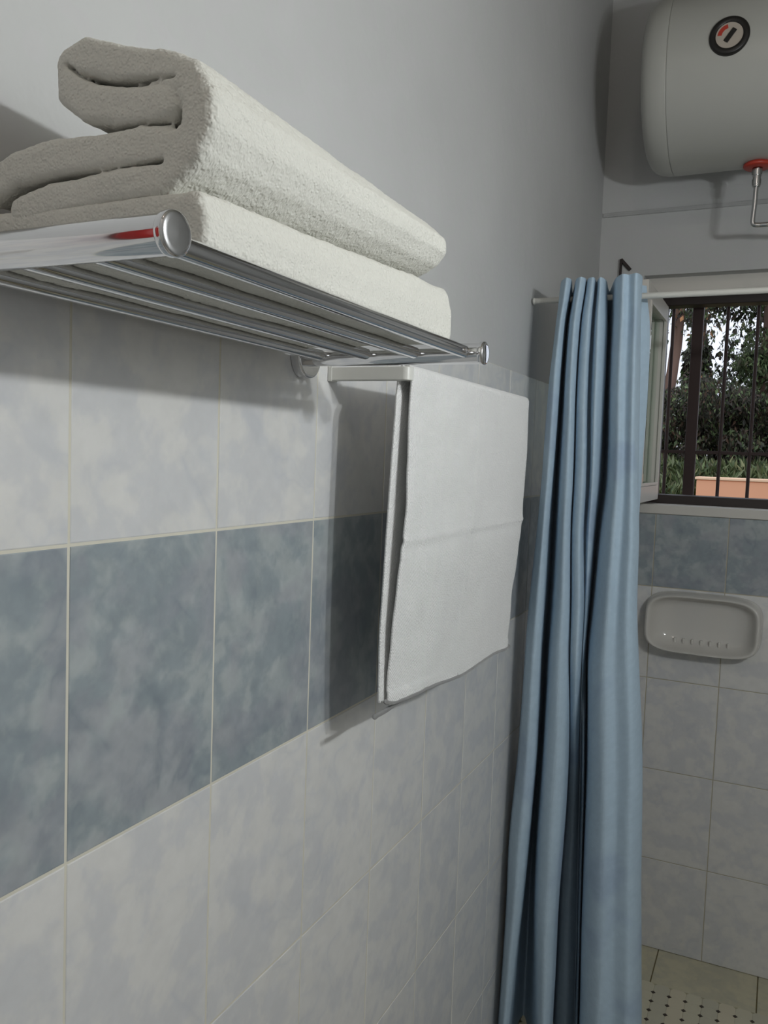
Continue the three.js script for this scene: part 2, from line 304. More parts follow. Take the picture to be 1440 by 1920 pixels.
function towelGeo(layers, z0, z1, lo, hi, warp, rn, rf, cell = 0.0019, carve, slits) {
  const nx = Math.ceil((hi[0] - lo[0]) / cell) + 1, cache = new Map();
  const flat = (x, y, i, j) => { const key = j * nx + i; let c = cache.get(key); if (!c) { const ds = layers.map((l) => ribbon(x, y, l)); cache.set(key, c = { slit: slits ? Math.min(...slits.map((l) => ribbon(x, y, l))) : 1, all: ds.reduce((a, b) => smin(a, b, 0.007)) }); } return c; };
  const mid = (z0 + z1) / 2;
  const field = (x, y, z, i, j) => {
    if (x < lo[0] - 1) return 1;
    const c = flat(x, y, i, j); let d;
    const round = (d2, q, r) => { const a = d2 + r, b = q + r; return Math.min(Math.max(a, b), 0) + Math.hypot(Math.max(a, 0), Math.max(b, 0)) - r; };
    if (z > mid) {
      d = round(c.all, z - z1, rn);
      if (slits && z > z1 - 0.045) d = Math.max(d, 0.0005 + Math.max(0, z - z1 + 0.006) * 0.16 - c.slit);
    }
    else d = round(c.all, z0 - z, rf);
    if (Math.abs(d) < 0.008) d += 0.0007 * perlin.noise(x * 270, y * 270, z * 270) + 0.0004 * perlin.noise(x * 90 + 5, y * 90, z * 90) + 0.0016 * perlin.noise(x * 24, y * 24, z * 18 + 7);
    if (carve) d = Math.max(d, carve(x, y));
    return d;
  };
  const { P, I } = surfaceNets(field, [...lo, z0 - 0.008], [...hi, z1 + 0.01], cell);
  for (let q = 0; q < P.length; q += 3) { const t = clamp((z1 - P[q + 2]) / (z1 - z0)); [P[q], P[q + 1]] = warp(P[q], P[q + 1], t); }
  const g = new THREE.BufferGeometry(); g.setAttribute('position', new THREE.Float32BufferAttribute(P, 3)); g.setIndex(I); g.computeVertexNormals();
  return faceUV(g.toNonIndexed());
}
{
  // cross-section of the upper towel at its near end (x out from the wall, y height)
  const outer = [[0.178, 1.6595, 0.0118], [0.145, 1.662, 0.0128], [0.116, 1.668, 0.0128], [0.1, 1.6795, 0.0125], [0.099, 1.694, 0.0125], [0.112, 1.6985, 0.0122], [0.145, 1.688, 0.0122], [0.175, 1.682, 0.0112], [0.194, 1.672, 0.012], [0.2025, 1.658, 0.0125], [0.2025, 1.645, 0.0125], [0.196, 1.632, 0.013]];
  const inner = [[0.026, 1.625, 0.0125], [0.048, 1.6345, 0.0125], [0.085, 1.6375, 0.0128], [0.13, 1.637, 0.0128], [0.165, 1.636, 0.0124], [0.184, 1.631, 0.0122], [0.187, 1.622, 0.0118], [0.175, 1.6145, 0.0112], [0.13, 1.6125, 0.0112], [0.085, 1.6115, 0.0112], [0.056, 1.606, 0.011]];
  inner.dz = 0.0;
  const g = towelGeo([outer, inner], -0.292, 0.101, [0.012, 1.585], [0.226, 1.722], (x, y, t) => [x, lerp(y, 1.606 + t * 0.0235 + (y - 1.606) * (1 - 0.37 * t), 1)], 0.007, 0.024, 0.0018, null, [[[0.098, 1.694, 0], [0.108, 1.6865, 0], [0.12, 1.681, 0], [0.145, 1.6765, 0.0001], [0.165, 1.675, 0], [0.186, 1.673, -0.0004]], [[0.12, 1.6495, 0.0003], [0.16, 1.649, 0.0003], [0.19, 1.6465, 0.0008]], [[0.03, 1.612, 0.001], [0.046, 1.6165, 0.0006], [0.06, 1.6205, 0.0002], [0.086, 1.6245, 0], [0.13, 1.625, 0], [0.177, 1.6245, 0.0003]]]);
  tag(mesh('bath_towel', g, M.terry), 'thick cream bath towel with an open folded end, on top of the other towel', 'towel');
  const low = [[0.03, 1.5965, 0.0092], [0.12, 1.5965, 0.0092], [0.2, 1.596, 0.0092], [0.203, 1.587, 0.0095], [0.202, 1.5775, 0.01], [0.12, 1.577, 0.0105], [0.03, 1.577, 0.0105]];
  const hollows = (x, y) => { let d = 1e9; for (const a of [0.036, 0.096, 0.156, 0.214]) d = Math.min(d, Math.hypot(x - a, y - 1.564) - 0.0072); return -d; };   // pressed around the rods
  const h = towelGeo([low], -0.318, 0.101, [0.012, 1.562], [0.222, 1.614], (x, y, t) => [x, y < 1.572 ? y : 1.572 + (y - 1.572) * (1 + 0.62 * t)], 0.006, 0.019, 0.0019, hollows);
  tag(mesh('bath_towel', h, M.terry), 'cream bath towel lying directly on the chrome rods, under the other', 'towel');
}

// ---------------------------------------------------------------- sheets of cloth
function sheet(rows, th, closed = false) {                  // rows[j][i] = Vector3; returns a thin solid with uv in metres
  const nj = rows.length, ni = rows[0].length, N = [], P = [], U = [], I = [];
  for (let j = 0; j < nj; j++) { N.push([]); for (let i = 0; i < ni; i++) { const a = rows[j][Math.max(0, i - 1)], b = rows[j][Math.min(ni - 1, i + 1)], c = rows[Math.max(0, j - 1)][i], d = rows[Math.min(nj - 1, j + 1)][i]; N[j].push(b.clone().sub(a).cross(d.clone().sub(c)).normalize()); } }
  for (const s of [0.5, -0.5]) { let vlen = new Array(ni).fill(0); for (let j = 0; j < nj; j++) { let u = 0; for (let i = 0; i < ni; i++) { if (i) u += rows[j][i].distanceTo(rows[j][i - 1]); if (j) vlen[i] += rows[j][i].distanceTo(rows[j - 1][i]); const p = rows[j][i].clone().addScaledVector(N[j][i], th * s); P.push(p.x, p.y, p.z); U.push(u, vlen[i]); } } }
  const K = ni * nj, q = (a, b, c, d) => I.push(a, b, c, a, c, d), at = (j, i) => j * ni + i;
  for (let j = 0; j < nj - 1; j++) for (let i = 0; i < ni - 1; i++) { q(at(j, i), at(j, i + 1), at(j + 1, i + 1), at(j + 1, i)); q(K + at(j, i), K + at(j + 1, i), K + at(j + 1, i + 1), K + at(j, i + 1)); }
  for (let j = 0; j < nj - 1; j++) { q(at(j, 0), at(j + 1, 0), K + at(j + 1, 0), K + at(j, 0)); q(at(j, ni - 1), K + at(j, ni - 1), K + at(j + 1, ni - 1), at(j + 1, ni - 1)); }
  for (let i = 0; i < ni - 1; i++) { q(at(0, i), K + at(0, i), K + at(0, i + 1), at(0, i + 1)); q(at(nj - 1, i), at(nj - 1, i + 1), K + at(nj - 1, i + 1), K + at(nj - 1, i)); }
  const g = new THREE.BufferGeometry(); g.setAttribute('position', new THREE.Float32BufferAttribute(P, 3)); g.setAttribute('uv', new THREE.Float32BufferAttribute(U, 2)); g.setIndex(I); g.computeVertexNormals(); return g;
}
function table(list, x) { let i = 0; while (i < list.length - 2 && x > list[i + 1][0]) i++; const [a, p] = list[i], [b, q] = list[i + 1]; const t = clamp((x - a) / (b - a)); return lerp(p, q, t); }

// ---------------------------------------------------------------- towel bar and hand towel
{
  const t = thing('towel_bar', 'white flat towel bar with rounded corners fixed to the tiles', 'towel bar', [0, 1.551, -0.7]);
  const arm = (z, L = 0.112) => { const sh = new THREE.Shape(); const r = 0.0075, d = 0.0125; sh.moveTo(0.004, 0); sh.lineTo(L - r, 0); sh.absarc(L - r, r, r, -Math.PI / 2, 0); sh.lineTo(L, d); sh.lineTo(0.004, d); sh.closePath(); const g = new THREE.ExtrudeGeometry(sh, { depth: 0.0145, bevelEnabled: true, bevelSize: 0.001, bevelThickness: 0.001, bevelSegments: 2, curveSegments: 10 }); g.rotateX(Math.PI / 2); g.translate(0, 0.00725, 0); if (z < 0) g.scale(1, 1, -1), g.index ? 0 : flip(g); g.translate(0, 0, z); return g; };
  function flip(g) { const p = g.attributes.position.array, n = g.attributes.normal.array; for (let i = 0; i < p.length; i += 9) for (let k = 0; k < 3; k++) { [p[i + 3 + k], p[i + 6 + k]] = [p[i + 6 + k], p[i + 3 + k]]; [n[i + 3 + k], n[i + 6 + k]] = [n[i + 6 + k], n[i + 3 + k]]; } }
  const near = arm(0); near.rotateZ(0); near.scale(1, 1, -1); flip(near); near.translate(0, 0, 0.275);
  mesh('arm', near, M.whitePlastic, t);
  const far = arm(0, 0.104); far.translate(0, 0, -0.28);
  mesh('arm', far, M.whitePlastic, t);
  mesh('wall_plate', rbox(0.0002, 0.006, -0.0095, 0.0095, 0.2605, 0.2765, 0.001), M.whitePlastic, t);
  mesh('wall_plate', rbox(0.0002, 0.006, -0.0095, 0.0095, -0.2815, -0.2655, 0.001), M.whitePlastic, t);
  mesh('bar', rbox(0.0965, 0.1075, -0.0075, 0.0075, -0.268, 0.263, 0.002), M.whitePlastic, t);
}
{
  const front = [[1.0, 0.0885], [1.12, 0.0885], [1.148, 0.0905], [1.218, 0.0955], [1.287, 0.1025], [1.344, 0.1075], [1.42, 0.1095], [1.5, 0.1105], [1.6, 0.1105]];
  const back = [[1.0, 0.0855], [1.127, 0.0845], [1.19, 0.084], [1.23, 0.083], [1.285, 0.0845], [1.38, 0.088], [1.5, 0.0915], [1.6, 0.0925]];
  const rows = [], NI = 90, path = [];
  const bot = 1.118, yt = 1.5535;
  for (let k = 0; k <= 90; k++) path.push(['b', lerp(bot + 0.004, yt, k / 90)]);
  for (let k = 1; k < 14; k++) path.push(['t', k / 14]);
  for (let k = 0; k <= 110; k++) path.push(['f', lerp(yt, bot, k / 110)]);
  for (const [side, q] of path) {
    const row = [];
    for (let i = 0; i <= NI; i++) {
      const s = i / NI; let y = q, x;
      const hem = lerp(0.014, -0.016, Math.pow(s, 0.6)) + 0.004 * Math.sin(s * 9);       // near corner hangs a little higher
      if (side === 't') { const a = Math.PI * (1 - q); const cx = (table(front, yt) + table(back, yt)) / 2, r = (table(front, yt) - table(back, yt)) / 2; x = cx + r * Math.cos(a); y = yt + 0.0085 * Math.sin(a); }
      else {
        const low = 1 - clamp((q - bot) / (yt - bot)); y = q + hem * low * low;
        x = table(side === 'f' ? front : back, y);
        if (side === 'f') {
          x += low * (0.006 * Math.sin(s * 7.5 + 0.6) * Math.exp(-Math.pow((s - 0.3) / 0.45, 2)) + 0.0016 * Math.sin(s * 15 + low * 5));
          x += (1 - low * low) * 0.0009 * Math.exp(-Math.pow((s - 0.52) / 0.014, 2)) + 0.0011 * Math.exp(-Math.pow((s - 0.47) / 0.02, 2)) - 0.001 * Math.exp(-Math.pow((s - 0.22) / 0.02, 2));
          const fold = 1.344; x += 0.0016 * (0.35 + 1.3 * Math.abs(s - 0.5)) * Math.exp(-Math.pow((y - fold) / 0.0035, 2)) - 0.0011 * Math.exp(-Math.pow((y - fold + 0.011) / 0.008, 2));
          x += 0.0016 * perlin.noise(s * 9, y * 22, 3) + 0.0024 * perlin.noise(s * 3.1, y * 9, 8) + 0.0012 * perlin.noise(s * 16, y * 5, 4);
          if (low > 0.955) x += 0.0016;                                                  // thicker hem
          const gap = x - table(back, y) - 0.0055; x = table(back, y) + 0.0055 + (gap > 0 ? Math.sqrt(gap * gap + 1e-6) : 1e-3 * Math.exp(gap * 600));
        } else x += low * low * (0.001 * Math.sin(s * 12));
      }
      const low2 = side === 't' ? 0 : 1 - clamp((q - bot) / (yt - bot));
      let z = lerp(-0.4395, -0.957, s); z -= (s - 0.5) * 0.012 * Math.sin(low2 * 2.6) - 0.0;
      if (side === 'b') { const e = (1 - s) * sstep(1.545, 1.525, y); z += 0.010 * e * e; x += 0.0035 * e * e * sstep(1.15, 1.3, y); }
      z += (s > 0.5 ? 1 : -1) * 0.006 * low2 * low2;
      row.push(V(x, y, z));
    }
    rows.push(row);
  }
  const t = thing('hand_towel', 'small white hand towel hanging folded over the white bar', 'towel', [0, 0, 0]);
  mesh('cloth', sheet(rows, 0.0032), M.hand, t);
  // rolled hem with its corners poking out
  const hemPts = []; for (let i = 0; i <= 30; i++) { const s = i / 30; const r = rows[rows.length - 1][Math.round(s * NI)]; hemPts.push([r.x + 0.0006, r.y + 0.0012 + (i === 0 ? 0.004 : i === 30 ? 0.003 : 0), r.z + (i === 0 ? 0.006 : i === 30 ? -0.007 : 0)]); }
  const roll = (pts, rad) => join([tube(pts, rad, 90, 10), ...[pts[0], pts[pts.length - 1]].map((p) => tr(new THREE.SphereGeometry(rad * 1.25, 12, 8), ...p))]);
  mesh('hem', roll(hemPts, 0.0027), M.hand, t);
  const hb = []; for (let i = 0; i <= 30; i++) { const s = i / 30; const r = rows[0][Math.round(s * NI)]; hb.push([r.x - 0.001, r.y - 0.004 - 0.012 * Math.pow(1 - s, 6), r.z + (i === 0 ? 0.008 : 0)]); }
  mesh('hem', roll(hb, 0.003), M.hand, t);
}

// ---------------------------------------------------------------- shower curtain and its rod
const CURTAIN = [
 [1.827, [[0.062, -1.335], [0.077, -1.285], [0.093, -1.258], [0.098, -1.27], [0.095, -1.295], [0.079, -1.37], [0.068, -1.425], [0.083, -1.37], [0.102, -1.3], [0.112, -1.272], [0.124, -1.258], [0.129, -1.275], [0.122, -1.32], [0.137, -1.274], [0.147, -1.268], [0.145, -1.315], [0.162, -1.272], [0.167, -1.3], [0.157, -1.38], [0.152, -1.425], [0.165, -1.38], [0.184, -1.31], [0.197, -1.275], [0.211, -1.255], [0.221, -1.264], [0.237, -1.252], [0.243, -1.275], [0.24, -1.31], [0.219, -1.355], [0.239, -1.385]]],
 [1.750, [[0.056, -1.335], [0.071, -1.285], [0.086, -1.258], [0.09, -1.27], [0.086, -1.295], [0.071, -1.37], [0.059, -1.425], [0.074, -1.37], [0.094, -1.3], [0.104, -1.272], [0.116, -1.258], [0.121, -1.275], [0.114, -1.32], [0.13, -1.274], [0.142, -1.268], [0.142, -1.315], [0.161, -1.272], [0.171, -1.3], [0.16, -1.38], [0.155, -1.425], [0.167, -1.38], [0.186, -1.31], [0.199, -1.275], [0.213, -1.255], [0.223, -1.264], [0.239, -1.252], [0.244, -1.275], [0.241, -1.31], [0.22, -1.355], [0.25, -1.385]]],
 [1.639, [[0.048, -1.335], [0.064, -1.285], [0.079, -1.258], [0.085, -1.27], [0.082, -1.295], [0.066, -1.37], [0.055, -1.425], [0.071, -1.37], [0.092, -1.3], [0.102, -1.272], [0.114, -1.258], [0.119, -1.275], [0.112, -1.32], [0.128, -1.274], [0.141, -1.268], [0.141, -1.315], [0.162, -1.272], [0.173, -1.3], [0.162, -1.38], [0.156, -1.425], [0.168, -1.38], [0.186, -1.31], [0.2, -1.275], [0.214, -1.255], [0.225, -1.264], [0.242, -1.252], [0.248, -1.275], [0.246, -1.31], [0.225, -1.355], [0.253, -1.385]]],
 [1.414, [[0.042, -1.335], [0.058, -1.285], [0.074, -1.258], [0.08, -1.27], [0.076, -1.295], [0.062, -1.37], [0.052, -1.425], [0.069, -1.37], [0.091, -1.3], [0.102, -1.272], [0.116, -1.258], [0.123, -1.275], [0.116, -1.32], [0.133, -1.274], [0.147, -1.268], [0.149, -1.315], [0.166, -1.272], [0.173, -1.3], [0.164, -1.38], [0.16, -1.425], [0.173, -1.38], [0.192, -1.31], [0.206, -1.275], [0.221, -1.255], [0.233, -1.264], [0.25, -1.252], [0.257, -1.275], [0.255, -1.31], [0.235, -1.355], [0.25, -1.385]]],
 [1.300, [[0.036, -1.335], [0.053, -1.285], [0.07, -1.258], [0.076, -1.27], [0.073, -1.295], [0.06, -1.37], [0.05, -1.425], [0.068, -1.37], [0.091, -1.3], [0.102, -1.272], [0.116, -1.258], [0.123, -1.275], [0.118, -1.314], [0.133, -1.274], [0.147, -1.268], [0.148, -1.319], [0.161, -1.29], [0.167, -1.306], [0.158, -1.38], [0.153, -1.425], [0.166, -1.38], [0.185, -1.31], [0.201, -1.275], [0.218, -1.255], [0.233, -1.264], [0.255, -1.252], [0.263, -1.275], [0.262, -1.31], [0.242, -1.355], [0.249, -1.385]]],
 [1.150, [[0.028, -1.335], [0.045, -1.285], [0.065, -1.258], [0.074, -1.27], [0.071, -1.295], [0.056, -1.383], [0.047, -1.436], [0.064, -1.383], [0.091, -1.3], [0.103, -1.272], [0.12, -1.258], [0.129, -1.275], [0.127, -1.307], [0.14, -1.274], [0.153, -1.268], [0.153, -1.324], [0.158, -1.313], [0.162, -1.314], [0.154, -1.38], [0.146, -1.436], [0.161, -1.38], [0.18, -1.31], [0.197, -1.275], [0.216, -1.255], [0.233, -1.264], [0.257, -1.252], [0.268, -1.275], [0.267, -1.31], [0.247, -1.355], [0.25, -1.385]]],
 [1.023, [[0.023, -1.335], [0.041, -1.285], [0.062, -1.258], [0.072, -1.27], [0.069, -1.295], [0.05, -1.394], [0.042, -1.446], [0.059, -1.394], [0.088, -1.3], [0.101, -1.272], [0.12, -1.258], [0.132, -1.275], [0.132, -1.301], [0.143, -1.274], [0.155, -1.268], [0.153, -1.329], [0.157, -1.317], [0.158, -1.32], [0.15, -1.38], [0.14, -1.446], [0.156, -1.38], [0.174, -1.31], [0.193, -1.275], [0.215, -1.255], [0.236, -1.264], [0.264, -1.252], [0.278, -1.275], [0.278, -1.31], [0.258, -1.355], [0.257, -1.385]]],
 [0.883, [[0.019, -1.335], [0.038, -1.285], [0.06, -1.258], [0.071, -1.27], [0.069, -1.295], [0.047, -1.406], [0.039, -1.456], [0.056, -1.406], [0.088, -1.3], [0.102, -1.272], [0.122, -1.258], [0.136, -1.275], [0.117, -1.393], [0.134, -1.337], [0.146, -1.331], [0.145, -1.387], [0.149, -1.37], [0.148, -1.381], [0.154, -1.38], [0.143, -1.456], [0.162, -1.38], [0.181, -1.31], [0.201, -1.275], [0.224, -1.255], [0.246, -1.264], [0.276, -1.252], [0.29, -1.275], [0.291, -1.31], [0.272, -1.355], [0.265, -1.385]]],
 [0.765, [[0.016, -1.335], [0.035, -1.285], [0.058, -1.258], [0.071, -1.27], [0.069, -1.295], [0.044, -1.416], [0.036, -1.464], [0.052, -1.416], [0.086, -1.3], [0.1, -1.272], [0.123, -1.258], [0.139, -1.275], [0.111, -1.438], [0.126, -1.39], [0.138, -1.384], [0.138, -1.433], [0.143, -1.415], [0.142, -1.428], [0.158, -1.38], [0.146, -1.464], [0.167, -1.38], [0.186, -1.31], [0.207, -1.275], [0.23, -1.255], [0.253, -1.264], [0.283, -1.252], [0.299, -1.275], [0.299, -1.31], [0.28, -1.355], [0.272, -1.385]]],
 [0.597, [[0.006, -1.335], [0.025, -1.285], [0.05, -1.258], [0.063, -1.27], [0.062, -1.295], [0.034, -1.43], [0.027, -1.476], [0.044, -1.43], [0.083, -1.3], [0.098, -1.272], [0.121, -1.258], [0.137, -1.275], [0.097, -1.5], [0.111, -1.464], [0.126, -1.458], [0.131, -1.495], [0.136, -1.477], [0.135, -1.49], [0.163, -1.38], [0.148, -1.476], [0.171, -1.38], [0.19, -1.31], [0.211, -1.275], [0.235, -1.255], [0.258, -1.264], [0.289, -1.252], [0.305, -1.275], [0.306, -1.31], [0.287, -1.355], [0.281, -1.385]]],
 [0.417, [[0.006, -1.335], [0.024, -1.285], [0.045, -1.258], [0.055, -1.27], [0.052, -1.295], [0.025, -1.44], [0.021, -1.485], [0.041, -1.44], [0.086, -1.3], [0.1, -1.272], [0.12, -1.258], [0.134, -1.275], [0.091, -1.5], [0.108, -1.464], [0.126, -1.458], [0.136, -1.495], [0.141, -1.477], [0.14, -1.49], [0.167, -1.38], [0.151, -1.485], [0.174, -1.38], [0.193, -1.31], [0.214, -1.275], [0.24, -1.255], [0.265, -1.264], [0.297, -1.252], [0.314, -1.275], [0.316, -1.31], [0.297, -1.355], [0.291, -1.385]]],
 [0.234, [[0.002, -1.335], [0.02, -1.285], [0.038, -1.258], [0.046, -1.27], [0.042, -1.295], [0.021, -1.44], [0.021, -1.485], [0.044, -1.44], [0.096, -1.3], [0.108, -1.272], [0.125, -1.258], [0.136, -1.275], [0.092, -1.5], [0.109, -1.464], [0.13, -1.458], [0.142, -1.495], [0.146, -1.477], [0.145, -1.49], [0.172, -1.38], [0.156, -1.485], [0.179, -1.38], [0.198, -1.31], [0.219, -1.275], [0.246, -1.255], [0.272, -1.264], [0.305, -1.252], [0.323, -1.275], [0.326, -1.31], [0.307, -1.355], [0.301, -1.385]]],
];
{
  const t = thing('curtain_rod', 'white shower curtain rod running across in front of the window', 'curtain rod', [0, 1.8065, -1.342]);
  mesh('pole', alongX(lathe([[0.0064, 0], [0.0064, RX - 0.008]], 24)).translate(0.004, 0, 0), M.rod, t);
  mesh('end_bracket', alongX(roundRod(0.0075, 0.006)).translate(0.0003, 0, 0), M.rod, t);
  mesh('end_bracket', alongX(roundRod(0.0095, 0.008)).translate(RX - 0.0083, 0, 0), M.rod, t);
}
{
  const ys = CURTAIN.map((c) => c[0]), levels = CURTAIN.map((c) => c[1]), n = levels[0].length;
  const at = (y, i) => { let k = 0; while (k < ys.length - 2 && y < ys[k + 1]) k++; const t = (y - ys[k]) / (ys[k + 1] - ys[k]); const g = (c) => { const m = (q) => levels[clamp(q, 0, levels.length - 1)][i][c], a = m(k - 1), b = m(k), d = m(k + 1), e = m(k + 2), tt = clamp(t, -0.6, 1.8); if (tt < 0 || tt > 1) return lerp(b, d, tt); return 0.5 * (2 * b + (d - a) * tt + (2 * a - 5 * b + 4 * d - e) * tt * tt + (3 * b - a - 3 * d + e) * tt * tt * tt); }; return V(g(0), y, g(1)); };
  const rows = [];
  for (let j = 0; j <= 150; j++) {
    const y = lerp(1.836, 0.05, j / 150), pts = []; for (let i = 0; i < n; i++) pts.push(at(y, i));
    const c = new THREE.CatmullRomCurve3(pts, false, 'centripetal'), row = [];
    for (let i = 0; i <= 200; i++) { const p = c.getPoint(i / 200); p.y = y; p.z += 0.0016 * perlin.noise(p.x * 40, y * 6, 2) ; p.x += 0.0012 * perlin.noise(i * 0.06, y * 5, 9); row.push(p); }
    rows.push(row);
  }
  const t = thing('shower_curtain', 'light blue shower curtain bunched in deep folds on the rod', 'curtain');
  mesh('cloth', sheet(rows, 0.0012), M.curtain, t);
}

// ---------------------------------------------------------------- soap dish
{
  const t = thing('soap_dish', 'white glazed oblong soap dish set in the tiles below the window', 'soap dish', [0.346, 1.002, BZ]);
  // cross-section from the middle outwards: [share of the outline, height off the wall]
  const prof = [[0, 0.004], [0.3, 0.0042], [0.55, 0.005], [0.7, 0.0085], [0.78, 0.015], [0.835, 0.026], [0.87, 0.037], [0.895, 0.0435], [0.92, 0.0465], [0.945, 0.0465], [0.968, 0.042], [0.982, 0.033], [0.993, 0.018], [1, 0.001]];
  const A = 0.1585, B = 0.0845, P = [], I = [], seg = 120;
  for (const [s, z] of prof) for (let k = 0; k < seg; k++) {
    const a = (k / seg) * 2 * Math.PI, c = Math.cos(a), d = Math.sin(a), p = 2 / 4.2, x = Math.sign(c) * Math.pow(Math.abs(c), p) * A, y = Math.sign(d) * Math.pow(Math.abs(d), p) * B;
    const lip = sstep(0.6, 0.9, s) * (1 - sstep(0.97, 1, s)), up = 1.2 - 0.22 * (y / B);            // the lower lip stands out further
    P.push(x * s, y * s - 0.004 * lip, z * lerp(1, up, sstep(0.5, 0.85, s)));
  }
  for (let j = 0; j < prof.length - 1; j++) for (let k = 0; k < seg; k++) { const a = j * seg + k, b = j * seg + (k + 1) % seg; I.push(a, a + seg, b + seg, a, b + seg, b); }
  const g = new THREE.BufferGeometry(); g.setAttribute('position', new THREE.Float32BufferAttribute(P, 3)); g.setIndex(I); g.computeVertexNormals();
  mesh('bowl', g, M.ceramic, t);
  for (let k = -3; k <= 3; k++) mesh('rib', rbox(-0.0035 + k * 0.024, 0.0035 + k * 0.024, -0.066, -0.05, 0.002, 0.018, 0.003), M.ceramic, t);
}

// ---------------------------------------------------------------- water heater
{
  const R = 0.21, t = thing('water_heater', 'white horizontal cylinder water heater high on the back wall', 'water heater', [0.222, 2.417, -1.8]);
  const L = 0.74;
  mesh('body', alongX(lathe([[R - 0.0025, -0.0005], [R - 0.001, 0.0004], [R, 0.002], [R, L - 0.002], [R - 0.002, L]], 96)), M.enamel, t);
  const cap = [[0, -0.068], [0.12, -0.0675], [0.155, -0.066], [0.175, -0.0625], [0.19, -0.0555], [0.2, -0.045], [0.2065, -0.031], [0.2092, -0.016], [R - 0.0002, -0.002], [R - 0.0025, -0.0005]];
  mesh('end_cap', alongX(lathe(cap.map(([r, y]) => [r, y]), 96)), M.enamel, t);
  mesh('end_cap', alongX(lathe([...cap].reverse().map(([r, y]) => [r, L - y]), 96)), M.enamel, t);
  for (const x of [0.12, 0.55]) mesh('hanger', box(x, x + 0.04, -0.05, 0.12, -0.236, -0.19), M.enamel, t);
  const gauge = new THREE.Group(); gauge.name = 'temperature_gauge'; t.add(gauge);
  gauge.position.set(0.136, 0.0135, 0.2085); gauge.rotation.x = -0.064;
  mesh('bezel', alongZ(lathe([[0.029, 0.004], [0.03, 0.0065], [0.034, 0.008], [0.0405, 0.0075], [0.0435, 0.004], [0.044, -0.006]], 56)), M.black, gauge);
  mesh('dial', alongZ(lathe([[0, 0.0045], [0.0305, 0.0045]], 48)), M.dial, gauge);
  const arc = new THREE.Shape(); arc.absarc(0, 0, 0.0255, 1.75, 3.05, false); arc.absarc(0, 0, 0.0165, 3.05, 1.75, true); arc.closePath();
  mesh('hot_mark', tr(new THREE.ExtrudeGeometry(arc, { depth: 0.0006, bevelEnabled: false, curveSegments: 16 }), 0, 0, 0.0046), M.red, gauge);
  const pt = rbox(-0.0055, 0.0055, -0.0165, 0.0165, 0.005, 0.0075, 0.001); pt.rotateZ(-0.62); pt.translate(0.002, -0.001, 0);
  mesh('pointer', pt, M.black, gauge);
  // outlet: red collar, nut, valve and pipe
  const px = 0.203;
  mesh('red_collar', tr(lathe([[0.012, 0], [0.03, 0.001], [0.034, 0.005], [0.033, 0.01], [0.024, 0.0165], [0.012, 0.018]], 40), px, -R - 0.012, 0), M.red, t);
  const v = mesh('valve', join([tr(new THREE.CylinderGeometry(0.0135, 0.0135, 0.016, 6), px, -R - 0.022, 0), tr(roundRod(0.0095, 0.03), px, -R - 0.058, 0), tr(new THREE.CylinderGeometry(0.012, 0.012, 0.012, 6), px, -R - 0.046, 0)]), M.chromeSoft, t);
  mesh('pipe', tube([[px, -R - 0.055, 0], [px - 0.001, -R - 0.1, 0], [px - 0.003, -R - 0.135, 0], [px - 0.001, -R - 0.148, 0], [px + 0.012, -R - 0.151, 0], [px + 0.06, -R - 0.151, -0.01], [px + 0.14, -R - 0.148, -0.12], [px + 0.17, -R - 0.148, -0.236]], 0.0058, 90, 14), M.chromeSoft, t);
}

// ---------------------------------------------------------------- red bag on the left wall, in the photograph only as a reflection in the rack's near tube
{
  const t = thing('wash_bag', 'small red wash bag on a wall hook, seen reflected in the near chrome tube', 'bag', [0.0, 1.62, 0.42]);
  mesh('pouch', rbox(0.006, 0.055, -0.16, 0.02, -0.06, 0.06, 0.018, 4), M.redBag, t);
  mesh('loop', tube([[0.03, 0.015, -0.02], [0.028, 0.05, -0.012], [0.024, 0.062, 0], [0.028, 0.05, 0.012], [0.03, 0.015, 0.02]], 0.003, 30, 8), M.redBag, t);
  mesh('hook', join([alongX(roundRod(0.004, 0.034)).translate(0.0005, 0.055, 0), alongX(roundRod(0.012, 0.005)).translate(0.0003, 0.055, 0)]), M.chrome, t);
}

// ---------------------------------------------------------------- small bracket above the curtain
{
  const t = thing('angle_bracket', 'small dark metal angle bracket on the wall just above the curtain', 'bracket', [0.0605, 2.0, BZ]);
  mesh('upright', rbox(-0.003, 0.003, -0.03, 0.05, -0.0035, 0.008, 0.001), M.brown, t);
  const b = rbox(-0.0045, 0.0045, -0.042, 0, -0.003, 0.006, 0.001); b.rotateZ(0.72); b.translate(0.0, 0.05, 0);
  mesh('brace', b, M.brown, t);
}

// ---------------------------------------------------------------- garden outside the window
{
  const g = new THREE.PlaneGeometry(24, 22, 40, 60); g.rotateX(-Math.PI / 2); g.translate(0, 0, -13.3);
  const p = g.attributes.position;
  for (let i = 0; i < p.count; i++) p.setY(i, 0.75 + 0.62 * sstep(-3, -9, p.getZ(i)) + 0.3 * sstep(-9, -20, p.getZ(i)) + 0.05 * perlin.noise(p.getX(i), 0, p.getZ(i)));
  g.computeVertexNormals(); worldUV(g);
  const m = mesh('ground', g, M.soil); m.userData.kind = 'structure';
}
{
  const t = thing('garden_wall', 'low terracotta coloured wall in the garden beyond the grille', 'wall', [1.0, 0.7, -6.15]);
  mesh('masonry', rbox(-1.045, 1.6, 0, 0.655, -0.14, 0.14, 0.01), M.terracotta, t);
  mesh('coping', rbox(-1.056, 1.61, 0.655, 0.676, -0.152, 0.152, 0.006), M.terracottaCap, t);
}
